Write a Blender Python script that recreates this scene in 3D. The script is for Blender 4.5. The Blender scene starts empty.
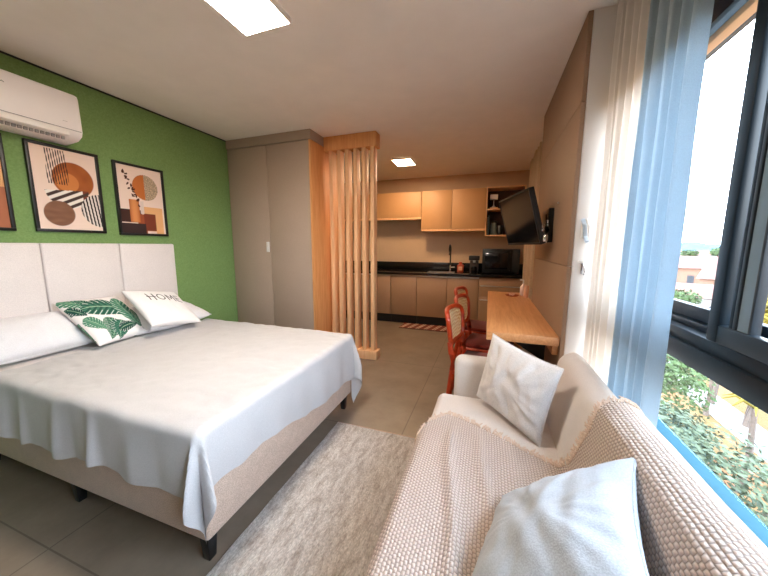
import bpy, bmesh, math, random
from mathutils import Vector, Matrix, noise
PI = math.pi
random.seed(7)
SC = bpy.context.scene
COL = SC.collection

# ------------------------------------------------------------------ materials
def lin(c):
    return tuple(((v/255)/12.92 if v/255 <= .04045 else ((v/255+.055)/1.055)**2.4) for v in c)

class NT:
    def __init__(s, m):
        s.t = m.node_tree; s.n = s.t.nodes; s.l = s.t.links
    def add(s, typ, **kw):
        n = s.n.new(typ)
        for k, v in kw.items():
            if k.startswith('i_'):
                key = k[2:]
                key = int(key) if key.isdigit() else key.replace('_', ' ')
                n.inputs[key].default_value = v
            else: setattr(n, k, v)
        return n
    def link(s, a, b): s.l.new(a, b)

def base_mat(name, rgb, rough=.6, metal=0., spec=.5):
    m = bpy.data.materials.new(name); m.use_nodes = True
    b = m.node_tree.nodes['Principled BSDF']
    b.inputs['Base Color'].default_value = (*lin(rgb), 1)
    b.inputs['Roughness'].default_value = rough
    b.inputs['Metallic'].default_value = metal
    b.inputs['Specular IOR Level'].default_value = spec
    return m, NT(m), b

def coords(t, scale=(1, 1, 1), kind='Object', rot=(0, 0, 0)):
    tc = t.add('ShaderNodeTexCoord'); mp = t.add('ShaderNodeMapping')
    mp.inputs['Scale'].default_value = scale; mp.inputs['Rotation'].default_value = rot
    t.link(tc.outputs[kind], mp.inputs['Vector']); return mp.outputs['Vector']

def ramp(t, fac, a, b, p0=.3, p1=.7):
    r = t.add('ShaderNodeValToRGB')
    r.color_ramp.elements[0].position = p0; r.color_ramp.elements[1].position = p1
    r.color_ramp.elements[0].color = (*a, 1); r.color_ramp.elements[1].color = (*b, 1)
    t.link(fac, r.inputs['Fac']); return r.outputs['Color']

def bump(t, b, h, strength=.3, dist=.005):
    n = t.add('ShaderNodeBump'); n.inputs['Strength'].default_value = strength; n.inputs['Distance'].default_value = dist
    t.link(h, n.inputs['Height']); t.link(n.outputs['Normal'], b.inputs['Normal'])

def plain(name, rgb, rough=.55, metal=0., var=.06, scale=6., spec=.5):
    m, t, b = base_mat(name, rgb, rough, metal, spec)
    c = lin(rgb); n = t.add('ShaderNodeTexNoise', i_Scale=scale, i_Detail=4.)
    t.link(coords(t), n.inputs['Vector'])
    t.link(ramp(t, n.outputs['Fac'], tuple(v*(1-var) for v in c), tuple(min(1, v*(1+var)) for v in c)), b.inputs['Base Color'])
    return m

def fabric(name, rgb, weave=500., bstr=.25, rough=.9, var=.05, big=9., sheen=.2, mix=None):
    m, t, b = base_mat(name, rgb, rough, 0, .2)
    c = lin(rgb); v = coords(t)
    n = t.add('ShaderNodeTexNoise', i_Scale=big, i_Detail=6.); t.link(v, n.inputs['Vector'])
    n2 = t.add('ShaderNodeTexNoise', i_Scale=weave, i_Detail=2.); t.link(v, n2.inputs['Vector'])
    c1 = ramp(t, n.outputs['Fac'], tuple(x*(1-var) for x in c), tuple(min(1, x*(1+var)) for x in c))
    mx = t.add('ShaderNodeMixRGB', blend_type='MULTIPLY', i_Fac=1.)
    t.link(c1, mx.inputs[1])
    lo = mix if mix else .82
    t.link(ramp(t, n2.outputs['Fac'], (lo, lo, lo), (1.06, 1.06, 1.06), .35, .65), mx.inputs[2])
    t.link(mx.outputs[0], b.inputs['Base Color'])
    b.inputs['Sheen Weight'].default_value = sheen
    bump(t, b, n2.outputs['Fac'], bstr, .002)
    return m

def wood(name, rgb, rgb2, grain=(40, 2, 2), rough=.45, dist=2.5):
    m, t, b = base_mat(name, rgb, rough)
    n = t.add('ShaderNodeTexNoise', i_Scale=1.6, i_Detail=8., i_Roughness=.65, i_Distortion=dist*.3)
    t.link(coords(t, grain), n.inputs['Vector'])
    t.link(ramp(t, n.outputs['Fac'], lin(rgb2), lin(rgb), .32, .68), b.inputs['Base Color'])
    bump(t, b, n.outputs['Fac'], .08, .002)
    return m

def vcol(name, rough=.85, weave=0, bstr=.15, spec=.2):
    m, t, b = base_mat(name, (200, 200, 200), rough, 0, spec)
    a = t.add('ShaderNodeVertexColor'); a.layer_name = 'print'
    t.link(a.outputs['Color'], b.inputs['Base Color'])
    if weave:
        n2 = t.add('ShaderNodeTexNoise', i_Scale=float(weave), i_Detail=2.); t.link(coords(t), n2.inputs['Vector'])
        bump(t, b, n2.outputs['Fac'], bstr, .002)
    return m

def emit(name, rgb, s):
    m = bpy.data.materials.new(name); m.use_nodes = True; t = NT(m)
    t.n.remove(t.n['Principled BSDF'])
    e = t.add('ShaderNodeEmission'); e.inputs['Color'].default_value = (*rgb, 1); e.inputs['Strength'].default_value = s
    t.link(e.outputs[0], t.n['Material Output'].inputs['Surface']); return m

def glass_mat(name):
    m = bpy.data.materials.new(name); m.use_nodes = True; t = NT(m)
    t.n.remove(t.n['Principled BSDF'])
    tr = t.add('ShaderNodeBsdfTransparent'); tr.inputs['Color'].default_value = (.97, .985, 1, 1)
    gl = t.add('ShaderNodeBsdfGlossy'); gl.inputs['Roughness'].default_value = .02
    lw = t.add('ShaderNodeLayerWeight'); pw = t.add('ShaderNodeMath', operation='POWER'); ml = t.add('ShaderNodeMath', operation='MULTIPLY')
    t.link(lw.outputs['Facing'], pw.inputs[0]); pw.inputs[1].default_value = 5.; t.link(pw.outputs[0], ml.inputs[0]); ml.inputs[1].default_value = .6
    mx = t.add('ShaderNodeMixShader'); t.link(ml.outputs[0], mx.inputs[0])
    t.link(tr.outputs[0], mx.inputs[1]); t.link(gl.outputs[0], mx.inputs[2])
    t.link(mx.outputs[0], t.n['Material Output'].inputs['Surface']); return m

def knit_mat(name, rgb, cell):
    m, t, b = base_mat(name, rgb, .95, 0, .1)
    c = lin(rgb)
    uv = t.add('ShaderNodeUVMap'); mp = t.add('ShaderNodeMapping')
    t.link(uv.outputs[0], mp.inputs['Vector'])
    v = mp.outputs['Vector']; v0 = v
    nz = t.add('ShaderNodeTexNoise', i_Scale=25., i_Detail=2.); t.link(v0, nz.inputs['Vector'])
    sub = t.add('ShaderNodeVectorMath', operation='SUBTRACT'); t.link(nz.outputs['Color'], sub.inputs[0]); sub.inputs[1].default_value = (.5, .5, .5)
    sc = t.add('ShaderNodeVectorMath', operation='SCALE'); t.link(sub.outputs[0], sc.inputs[0]); sc.inputs['Scale'].default_value = cell*.6
    ad = t.add('ShaderNodeVectorMath', operation='ADD'); t.link(v0, ad.inputs[0]); t.link(sc.outputs[0], ad.inputs[1])
    sp = t.add('ShaderNodeSeparateXYZ'); t.link(ad.outputs[0], sp.inputs[0])
    def M(op, a, k=None):
        n = t.add('ShaderNodeMath', operation=op)
        for i, q in enumerate((a, k)):
            if q is None: continue
            if isinstance(q, (int, float)): n.inputs[i].default_value = q
            else: t.link(q, n.inputs[i])
        return n.outputs[0]
    w = PI/cell
    x = M('MULTIPLY', sp.outputs[0], w); y = M('MULTIPLY', sp.outputs[1], w*.8)
    # rows of stitches offset against one another: rounded cells
    h = M('MULTIPLY', M('ABSOLUTE', M('SINE', x)), M('ABSOLUTE', M('SINE', M('ADD', y, M('MULTIPLY', M('FLOOR', M('DIVIDE', x, PI)), PI/2)))))
    t.link(ramp(t, h, tuple(q*.55 for q in c), c, .02, .42), b.inputs['Base Color'])  # shade in the gaps between stitches is painted into the colour
    b.inputs['Sheen Weight'].default_value = .2
    bump(t, b, h, .9, .006)
    return m

M = {}
def setup_materials():
    M['ceiling'] = plain('ceiling_paint', (244, 236, 230), .8, var=.02, spec=.2)
    m, t, b = base_mat('green_paint', (122, 150, 92), .8, 0, .25)
    n = t.add('ShaderNodeTexNoise', i_Scale=90., i_Detail=4.); t.link(coords(t), n.inputs['Vector'])
    t.link(ramp(t, n.outputs['Fac'], lin((112, 142, 84)), lin((128, 157, 98))), b.inputs['Base Color'])
    bump(t, b, n.outputs['Fac'], .25, .004); M['green'] = m
    M['white_wall'] = plain('white_wall_paint', (216, 207, 199), .75, var=.02)
    M['taupe'] = plain('taupe_wall_paint', (120, 106, 95), .8)
    M['backsplash'] = plain('kitchen_wall_paint', (200, 170, 140), .5, var=.03)
    # large format floor tile
    m, t, b = base_mat('floor_tile', (150, 136, 120), .32)
    v = coords(t)
    n = t.add('ShaderNodeTexNoise', i_Scale=3., i_Detail=8., i_Roughness=.65); t.link(v, n.inputs['Vector'])
    c1 = ramp(t, n.outputs['Fac'], lin((116, 101, 86)), lin((142, 126, 110)), .3, .72)
    tc = t.add('ShaderNodeTexCoord'); mp = t.add('ShaderNodeMapping'); mp.inputs['Location'].default_value = (.537, -1.945, 0)
    t.link(tc.outputs['Object'], mp.inputs['Vector'])
    br = t.add('ShaderNodeTexBrick', offset=0., i_Scale=1., i_Mortar_Size=.0035, i_Mortar_Smooth=.1)
    br.inputs['Brick Width'].default_value = 1.28; br.inputs['Row Height'].default_value = 1.32
    br.inputs['Color1'].default_value = (1, 1, 1, 1); br.inputs['Color2'].default_value = (.97, .97, .97, 1)
    br.inputs['Mortar'].default_value = (.55, .52, .5, 1)
    t.link(mp.outputs[0], br.inputs['Vector'])
    mx = t.add('ShaderNodeMixRGB', blend_type='MULTIPLY', i_Fac=1.); t.link(c1, mx.inputs[1]); t.link(br.outputs['Color'], mx.inputs[2])
    t.link(mx.outputs[0], b.inputs['Base Color']); bump(t, b, n.outputs['Fac'], .05, .003); M['tile'] = m
    M['door_laminate'] = fabric('wardrobe_laminate', (172, 151, 135), 220., .08, .55, .02, 3., 0, .93)
    M['oak'] = wood('oak_veneer', (226, 164, 104), (205, 138, 80), (30, 30, 1.6), .6)
    M['slat_wood'] = wood('slat_wood', (236, 190, 146), (220, 166, 116), (30, 30, 1.6), .6)
    M['desk_wood'] = wood('desk_wood', (222, 164, 112), (196, 132, 80), (26, 1.6, 26), .35)
    M['cab'] = plain('kitchen_laminate', (188, 142, 96), .5, var=.03)
    M['cab_low'] = plain('base_unit_laminate', (166, 132, 102), .5, var=.03)
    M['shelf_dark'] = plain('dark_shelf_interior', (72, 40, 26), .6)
    M['granite'] = plain('black_granite', (18, 17, 18), .2, var=.5, scale=80.)
    M['black'] = plain('black_plastic', (16, 16, 18), .35)
    M['black_matte'] = plain('black_matte', (20, 19, 19), .6)
    M['screen'] = plain('black_screen_glass', (12, 13, 18), .12)
    M['steel'] = plain('brushed_steel', (200, 196, 190), .3, 1.)
    M['chrome'] = plain('chrome', (225, 225, 228), .12, 1.)
    M['panel'] = fabric('tv_panel_laminate', (146, 116, 94), 260., .08, .55, .02, 3., 0, .93)
    M['frame_black'] = plain('picture_frame_black', (18, 17, 17), .4)
    M['ac_white'] = plain('ac_white_plastic', (240, 234, 232), .4, var=.01)
    M['ac_grey'] = plain('ac_grey_line', (150, 146, 146), .5)
    M['linen'] = fabric('bed_base_linen', (206, 180, 162), 260., .45, .9, .05, 20., .2, .72)
    M['headboard'] = fabric('headboard_fabric', (218, 209, 205), 300., .2, .85, .02, 9., .2, .92)
    M['spread'] = fabric('bedspread_cotton', (196, 192, 192), 330., .2, .9, .025, 6., .2, .9)
    M['pillow'] = fabric('white_pillow_cotton', (220, 216, 216), 300., .15, .9, .02, 9., .2, .93)
    M['sofa'] = fabric('sofa_fabric', (206, 195, 187), 420., .2, .9, .03, 9., .3, .9)
    M['cush'] = fabric('cushion_cotton', (212, 204, 200), 260., .3, .9, .03, 14., .2, .86)
    M['cush_grey'] = fabric('grey_cushion_cotton', (176, 180, 186), 260., .3, .9, .03, 14., .2, .86)
    M['print'] = vcol('printed_cloth', .9, 300)
    M['paper'] = vcol('art_print_paper', .6)
    M['knit'] = knit_mat('chunky_knit', (206, 184, 170), .0115)
    M['yarn'] = fabric('yarn', (208, 182, 162), 400., .3, .95, .05, 30.)
    M['curtain'] = fabric('blue_grey_curtain', (166, 181, 192), 500., .15, .85, .02, 5., .2, .93)
    m, t, b = base_mat('sheer_voile', (236, 228, 220), .9, 0, .1)
    tr = t.add('ShaderNodeBsdfTranslucent'); tr.inputs['Color'].default_value = (.85, .8, .75, 1)
    mx = t.add('ShaderNodeMixShader', i_Fac=.35); t.link(b.outputs[0], mx.inputs[1]); t.link(tr.outputs[0], mx.inputs[2])
    t.link(mx.outputs[0], t.n['Material Output'].inputs['Surface']); M['sheer'] = m
    M['beige_curtain'] = fabric('beige_curtain', (222, 196, 168), 400., .2, .9, .03, 6.)
    M['alu'] = plain('dark_blue_grey_aluminium', (16, 28, 36), .4, 0., spec=.25)
    M['alu_light'] = plain('pale_grey_aluminium', (120, 138, 150), .5, 0., spec=.2)
    M['alu_dark'] = plain('charcoal_aluminium', (24, 34, 42), .4)
    M['navy'] = plain('navy_shutter_box', (20, 26, 50), .45)
    M['rail_wood'] = plain('tan_window_head', (214, 166, 122), .5)
    M['sill'] = plain('pale_stone_sill', (56, 86, 98), .9, var=.05, scale=60., spec=.0)
    M['glass'] = glass_mat('window_glass')
    M['chair_wood'] = wood('reddish_chair_wood', (196, 66, 20), (146, 38, 12), (12, 12, 12), .35)
    M['chair_seat'] = fabric('dark_red_seat', (120, 34, 22), 300., .2, .8)
    m, t, b = base_mat('woven_cane', (236, 208, 160), .6)
    v = coords(t, rot=(.6, 0, 0)); sp = t.add('ShaderNodeSeparateXYZ'); t.link(v, sp.inputs[0])
    ck = t.add('ShaderNodeTexChecker', i_Scale=60.); t.link(v, ck.inputs['Vector'])
    t.link(ramp(t, ck.outputs['Fac'], lin((255, 244, 214)), lin((214, 170, 112)), .4, .6), b.inputs['Base Color']); M['cane'] = m
    # rug: distressed vintage pattern
    m, t, b = base_mat('worn_rug_pile', (190, 178, 166), .95, 0, .1)
    v = coords(t)
    n1 = t.add('ShaderNodeTexNoise', i_Scale=13., i_Detail=10., i_Roughness=.85); t.link(coords(t, (2.6, .8, 1)), n1.inputs['Vector'])
    n2 = t.add('ShaderNodeTexNoise', i_Scale=160., i_Detail=2.); t.link(coords(t, (1, .5, 1)), n2.inputs['Vector'])
    c1 = ramp(t, n1.outputs['Fac'], lin((186, 170, 158)), lin((244, 238, 232)), .36, .58)
    mx = t.add('ShaderNodeMixRGB', blend_type='MULTIPLY', i_Fac=1.); t.link(c1, mx.inputs[1])
    t.link(ramp(t, n2.outputs['Fac'], (.8, .8, .8), (1.08, 1.08, 1.08), .35, .65), mx.inputs[2])
    t.link(mx.outputs[0], b.inputs['Base Color']); bump(t, b, n2.outputs['Fac'], .5, .006); M['rug'] = m
    M['lamp1'] = emit('ceiling_lamp_diffuser', (1, .88, .75), LAMP1)
    M['lamp2'] = emit('kitchen_lamp_diffuser', (1, .70, .42), LAMP2)
    M['handle'] = plain('satin_handle', (226, 222, 218), .35)
    M['red_glass'] = plain('red_jar', (176, 66, 36), .3)
    M['label'] = plain('pink_label', (222, 170, 140), .6)
    M['grey_app'] = plain('grey_appliance', (74, 64, 60), .35, .3)
    M['white'] = plain('white_plastic', (240, 236, 232), .4, var=.01)
    M['bottle'] = plain('pale_pink_bottle', (232, 200, 186), .4)
    M['teal'] = plain('teal_grey_board', (104, 122, 124), .5)
    M['red_tray'] = plain('red_brown_trinket', (170, 84, 60), .5)
    M['bag'] = plain('pale_blue_strip', (200, 216, 232), .5)
    # outdoors
    m, t, b = base_mat('outdoor_soil', (214, 160, 108), .95, 0, .1)
    n = t.add('ShaderNodeTexNoise', i_Scale=.22, i_Detail=6.); t.link(coords(t), n.inputs['Vector'])
    t.link(ramp(t, n.outputs['Fac'], lin((84, 68, 40)), lin((100, 66, 42)), .4, .6), b.inputs['Base Color']); M['soil'] = m
    M['concrete'] = plain('pale_path', (120, 116, 114), .9)
    M['brick'] = plain('terracotta_roof', (92, 54, 46), .9, var=.15, scale=1.)
    M['house_white'] = plain('house_white', (120, 118, 118), .9)
    M['house_tan'] = plain('house_tan', (104, 76, 60), .9)
    M['house_win'] = plain('house_window', (30, 36, 44), .4)
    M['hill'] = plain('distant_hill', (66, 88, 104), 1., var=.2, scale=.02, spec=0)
    for k, c in dict(leaf_grey=(66, 74, 56), leaf_green=(54, 70, 38), leaf_yellow=(98, 84, 24), leaf_orange=(112, 62, 28)).items():
        m, t, b = base_mat(k, c, .8, 0, .2)
        n = t.add('ShaderNodeTexNoise', i_Scale=1.5, i_Detail=6.); t.link(coords(t), n.inputs['Vector'])
        cl = lin(c); t.link(ramp(t, n.outputs['Fac'], tuple(q*.6 for q in cl), tuple(min(1, q*1.25) for q in cl)), b.inputs['Base Color'])
        M[k] = m
    M['bark'] = plain('bark', (74, 62, 54), .9, var=.2, scale=12.)

# ------------------------------------------------------------------ objects
ORG = {}
def tag(o, label=None, cat=None, group=None, kind=None):
    if label: o['label'] = label
    if cat: o['category'] = cat
    if group: o['group'] = group
    if kind: o['kind'] = kind
    return o
def thing(name, label, cat, loc=(0, 0, 0), group=None):
    o = bpy.data.objects.new(name, None); COL.objects.link(o); o.location = loc
    o.empty_display_size = .1
    ORG[o] = Vector(loc); return tag(o, label, cat, group)
def part(name, bm, mat, parent=None, smooth=True, local=False, kind=None, label=None):
    """links bm (built in world coordinates unless local) as one mesh object"""
    if parent is not None:
        org = ORG[parent]; 
        if not local: bmesh.ops.translate(bm, verts=bm.verts, vec=-org)
    me = bpy.data.meshes.new(name)
    bm.to_mesh(me); bm.free()
    for mm in (mat if isinstance(mat, (list, tuple)) else [mat]): me.materials.append(mm)
    if smooth: me.set_sharp_from_angle(angle=math.radians(40))
    else: me.shade_flat()
    o = bpy.data.objects.new(name, me); COL.objects.link(o)
    if parent is not None:
        o.parent = parent; ORG[o] = ORG[parent]
    else: ORG[o] = Vector((0, 0, 0))
    if kind: o['kind'] = kind
    if label: o['label'] = label
    return o
def single(name, bm, mat, label, cat, loc=None, group=None, smooth=True):
    """a thing of one mesh, origin at loc"""
    loc = Vector(loc if loc else (0, 0, 0))
    bmesh.ops.translate(bm, verts=bm.verts, vec=-loc)
    o = part(name, bm, mat, None, smooth); o.location = loc
    return tag(o, label, cat, group)
def struct(name, bm, mat, parent=None, smooth=False):
    return part(name, bm, mat, parent, smooth, kind='structure' if parent is None else None)
def copy_tree(o, parent=None):
    c = o.copy(); COL.objects.link(c)
    if parent is not None: c.parent = parent
    for ch in list(o.children): copy_tree(ch, c)
    return c

def box(bm, x0, x1, y0, y1, z0, z1, bev=0., seg=2, mat=0, rot=None):
    old = set(bm.faces); r = bmesh.ops.create_cube(bm, size=1.)
    vs = r['verts']
    bmesh.ops.scale(bm, verts=vs, vec=(x1-x0, y1-y0, z1-z0))
    if rot: bmesh.ops.rotate(bm, verts=vs, cent=(0, 0, 0), matrix=rot)
    bmesh.ops.translate(bm, verts=vs, vec=((x0+x1)/2, (y0+y1)/2, (z0+z1)/2))
    fs = list({f for v in vs for f in v.link_faces})
    for f in fs: f.material_index = mat
    if bev > 0:
        es = list({e for v in vs for e in v.link_edges})
        g = bmesh.ops.bevel(bm, geom=es, offset=bev, segments=seg, affect='EDGES', profile=.5)
        for f in g['faces']: f.material_index = mat
        if bev >= .014:
            for f in {f for f in bm.faces if f.is_valid} - old: f.smooth = True
    return bm
def B(*a, **k): return box(bmesh.new(), *a, **k)

def tube(bm, pts, rad, n=10, mat=0, cap=True, flat=None):
    """sweeps a circle (or an ellipse flat=(axis vector, ratio)) along pts"""
    pts = [Vector(p) for p in pts]; rads = rad if isinstance(rad, (list, tuple)) else [rad]*len(pts)
    rings = []; up = Vector((0, 0, 1))
    for i, p in enumerate(pts):
        d = (pts[min(i+1, len(pts)-1)]-pts[max(i-1, 0)]).normalized()
        a = d.cross(up)
        if a.length < 1e-3: a = d.cross(Vector((0, 1, 0)))
        a.normalize(); b = a.cross(d).normalized()
        ring = []
        for k in range(n):
            th = 2*PI*k/n; q = a*math.cos(th)*rads[i]+b*math.sin(th)*rads[i]
            if flat: ax, ra = flat; ax = Vector(ax).normalized(); q -= ax*(q.dot(ax))*(1-ra)
            ring.append(bm.verts.new(p+q))
        rings.append(ring)
    for r0, r1 in zip(rings, rings[1:]):
        for k in range(n):
            f = bm.faces.new((r0[k], r0[(k+1) % n], r1[(k+1) % n], r1[k])); f.material_index = mat; f.smooth = True
    if cap:
        for r in (rings[0][::-1], rings[-1]):
            f = bm.faces.new(r); f.material_index = mat
    return bm
def T(*a, **k): return tube(bmesh.new(), *a, **k)

def lathe(bm, c, prof, n=24, mat=0):
    c = Vector(c); rings = []
    for r, z in prof:
        rings.append([bm.verts.new(c+Vector((r*math.cos(2*PI*k/n), r*math.sin(2*PI*k/n), z))) for k in range(n)])
    for r0, r1 in zip(rings, rings[1:]):
        for k in range(n):
            f = bm.faces.new((r0[k], r0[(k+1) % n], r1[(k+1) % n], r1[k])); f.material_index = mat; f.smooth = True
    bm.faces.new(rings[0][::-1]).material_index = mat; bm.faces.new(rings[-1]).material_index = mat
    return bm

def grid(bm, nu, nv, fn, uvfn=None, colfn=None, close=False):
    vs = [[bm.verts.new(fn(i/nu, j/nv)) for j in range(nv+1)] for i in range(nu+1)]
    uvl = bm.loops.layers.uv.new('UVMap') if uvfn else None
    cl = bm.loops.layers.float_color.new('print') if colfn else None
    cc = {}
    for i in range(nu):
        for j in range(nv):
            idx = ((i, j), (i+1, j), (i+1, j+1), (i, j+1))
            f = bm.faces.new([vs[a][b] for a, b in idx]); f.smooth = True
            for lp, (a, b) in zip(f.loops, idx):
                if uvfn: lp[uvl].uv = uvfn(a/nu, b/nv)
                if colfn:
                    if (a, b) not in cc: cc[(a, b)] = (*colfn(a/nu, b/nv), 1)
                    lp[cl] = cc[(a, b)]
    return vs

def solidify(bm, t):
    """gives an open sheet a thickness"""
    g = bmesh.ops.solidify(bm, geom=bm.faces[:], thickness=t); return bm

def pose(c, a, b, r):
    """matrix of a panel: u to its right, v up it, w towards the viewer; yaw a, lean back b, roll r"""
    ux = Vector((math.cos(a), math.sin(a), 0)); n0 = Vector((-ux.y, ux.x, 0))
    uz = Vector((0, 0, 1))*math.cos(b)+n0*math.sin(b)
    u = ux*math.cos(r)+uz*math.sin(r); v = -ux*math.sin(r)+uz*math.cos(r); w = u.cross(v)
    m = Matrix((u, v, w)).transposed().to_4x4(); m.translation = Vector(c); return m

def cushion_bm(w, h, t, seed=0, n=56, wr=.004, colfn=None, pinch=.07, flat=0., sag=0.):
    bm = bmesh.new()
    sides = []
    for sgn in (1, -1):
        def fn(a, b, sgn=sgn):
            u, v = 2*a-1, 2*b-1
            x = w/2*u*(1-pinch*(1-v*v)*abs(u)); y = h/2*v*(1-pinch*(1-u*u)*abs(v))
            e = max(0, (1-u**4)*(1-v**4))
            th = t/2*(max(0, (1-u*u)*(1-v*v))**.42)
            nz = noise.noise(Vector((x*9+seed*3.1, y*9, seed+sgn)))*wr*1.6 + noise.noise(Vector((x*22+seed, y*14, seed*2+sgn)))*wr
            # creases running in from the corners
            rr = noise.noise(Vector((math.atan2(y, x)*5+seed, 1.7*sgn, seed)))*wr*1.8*min(1, (u*u+v*v))
            z = sgn*th+(nz+rr)*e
            y -= sag*(1-v*v)*(1-abs(u))*.0
            return Vector((x, y, z))
        cf = colfn if (colfn and sgn == 1) else (None if not colfn else (lambda a, b: colfn(1-a, b)))
        if cf: 
            bm2 = bmesh.new()
            grid(bm2, n, n, fn, None, cf)
        else:
            bm2 = bmesh.new(); grid(bm2, n, n, fn)
        if sgn < 0: bmesh.ops.reverse_faces(bm2, faces=bm2.faces)
        me = bpy.data.meshes.new('tmp'); bm2.to_mesh(me); bm2.free(); bm.from_mesh(me); bpy.data.meshes.remove(me)
    bmesh.ops.remove_doubles(bm, verts=bm.verts, dist=.0004)
    return bm
def seam_bm(w, h, r=.003, pinch=.07, n=24):
    pts = []
    for k in range(4*n+1):
        s = (k % (4*n))/n; q = s % 1*2-1
        u, v = ((q, -1), (1, q), (-q, 1), (-1, -q))[int(s) % 4]
        pts.append((w/2*u*(1-pinch*(1-v*v)*abs(u)), h/2*v*(1-pinch*(1-u*u)*abs(v)), 0))
    return T(pts, r, 6, cap=False)

def backing(bm, col, *a):
    n0 = set(bm.faces); box(bm, *a); cl = bm.loops.layers.float_color['print']
    for f in bm.faces:
        if f not in n0:
            for lp in f.loops: lp[cl] = (*lin(col), 1)
def sm(a, b, x):
    if a == b: return float(x >= a)
    t = max(0., min(1., (x-a)/(b-a))); return t*t*(3-2*t)
def lerp(a, b, t): return a+(b-a)*t
def mixc(a, b, t): return tuple(p+(q-p)*t for p, q in zip(a, b))

LAMP1, LAMP2 = 88., 76.
setup_materials()

# ================================================================== SETTING
H = 2.6; GX = -3.04; BY = 5.64; FY = -1.5; WX = .72; PX = .465
struct('floor', B(GX-.2, WX+.2, FY-.2, BY+.2, -.12, 0), M['tile'])
struct('ceiling', B(GX-.2, WX+.25, FY-.2, BY+.2, H, H+.15), M['ceiling'])
struct('wall_left', B(GX-.2, GX, FY-.2, BY+.2, 0, H), M['green'])
struct('wall_back', B(GX, WX+.2, BY, BY+.2, 0, H), M['backsplash'])
struct('wall_front', B(GX, WX+.2, FY-.2, FY, 0, H), M['taupe'])  # out-of-view wall, toned dark so less light bounces onto the bed's near side
struct('wall_right', B(PX, WX+.2, 2.04, 3.42, 0, H, bev=.004), M['white_wall'])
struct('wall_kitchen_side', B(.64, WX+.2, 3.42, BY, 0, H), M['backsplash'])
bm = B(WX, WX+.09, FY, 2.04, 0, .524)
box(bm, WX, WX+.2, FY, 2.04, 2.36, H); box(bm, WX, WX+.2, FY, -.45, .524, 2.36)
struct('wall_window_side', bm, M['white_wall'])
struct('trim_1', B(GX, GX+.012, -.2, 3.0, H-.011, H-.002), M['black_matte'])   # shadow gap under the ceiling
# ---- window: outer frame, transom, sliding sashes, lower fixed light
w = thing('window_1', None, None, (.76, .5, .56)); w['kind'] = 'structure'
WY0, WY1 = -.45, 2.035
bm = B(.775, .86, WY0, WY1, 2.166, 2.19, .002); box(bm, .74, .86, WY0, WY0+.05, .56, 2.165, .003); box(bm, .74, .86, WY1-.05, WY1, .56, 2.165, .003)
part('frame', bm, M['alu'], w)
part('head_lining', B(.735, .772, WY0, WY1, 2.105, 2.13, .002), M['rail_wood'], w)
bm = B(.722, .774, WY0, WY1, 2.152, 2.36, .004); box(bm, .716, .724, WY0, WY1, 2.235, 2.242, .001)
part('shutter_box', bm, M['navy'], w)
part('head_rail', B(.712, .772, WY0, WY1, 2.131, 2.151, .002), M['alu_light'], w)
bm = B(.70, .86, WY0, WY1, .93, 1.005, .006); box(bm, .712, .86, WY0, WY1, 1.003, 1.05, .005); box(bm, .755, .80, WY0, WY1, 1.05, 1.075, .002)
part('transom', bm, M['alu'], w)
# inner (near) sash
bm = B(.705, .735, WY0, 1.285, 1.052, 1.112, .005); box(bm, .705, .735, WY0, 1.285, 2.07, 2.104, .004); box(bm, .703, .737, 1.237, 1.285, 1.052, 2.104, .005)
part('inner_sash', bm, M['alu'], w)
part('sash_stile', B(.712, .732, 1.131, 1.175, 1.11, 2.104, .003), M['alu_light'], w)  # pale colour stands in for the sky reflected on this wide stile
bm = B(.708, .736, 1.174, 1.187, 1.11, 2.104, .002); box(bm, .71, .734, 1.122, 1.132, 1.11, 2.104, .002); 
part('stile_gasket', bm, M['alu_dark'], w)
part('sash_pull', B(.71, .732, 1.188, 1.205, 1.11, 2.104, .003), M['alu'], w)
part('pane', B(.718, .722, WY0, 1.125, 1.105, 2.104), M['glass'], w)
# outer (far) sash
bm = B(.775, .805, 1.16, 1.95, 1.075, 1.13, .005); box(bm, .775, .805, 1.16, 1.95, 2.128, 2.165, .004); box(bm, .775, .805, 1.90, 1.95, 1.075, 2.165, .005); box(bm, .775, .805, 1.30, 1.335, 1.075, 2.165, .004)
part('outer_sash', bm, M['alu'], w)
part('pane', B(.788, .792, 1.325, 1.91, 1.12, 2.14), M['glass'], w)
part('lower_pane', B(.788, .794, WY0, WY1, .561, .935), M['glass'], w)
part('sill', B(.665, .80, WY0+.02, WY1-.02, .525, .56, .006), M['sill'], w)

# ================================================================== CEILING LAMPS
def ceiling_lamp(x0, x1, y0, y1, mat, label):
    t = thing('ceiling_light', label, 'ceiling light', ((x0+x1)/2, (y0+y1)/2, H), None)
    e = .012
    bm = bmesh.new(); z0, z1 = H-.032, H-.001
    box(bm, x0, x1, y0, y0+e, z0, z1, .003); box(bm, x0, x1, y1-e, y1, z0, z1, .003)
    box(bm, x0, x0+e, y0+e, y1-e, z0, z1, .003); box(bm, x1-e, x1, y0+e, y1-e, z0, z1, .003)
    part('frame', bm, M['white'], t)
    part('diffuser', B(x0+e+.001, x1-e-.001, y0+e+.001, y1-e-.001, z0-.0005, z1-.008), mat, t)
ceiling_lamp(-1.40, -1.085, 1.26, 1.575, M['lamp1'], 'square white ceiling light above the bed, cut off by the top of the photo')
ceiling_lamp(-1.38, -1.10, 4.29, 4.63, M['lamp2'], 'small square ceiling light glowing in the kitchen')

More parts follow.
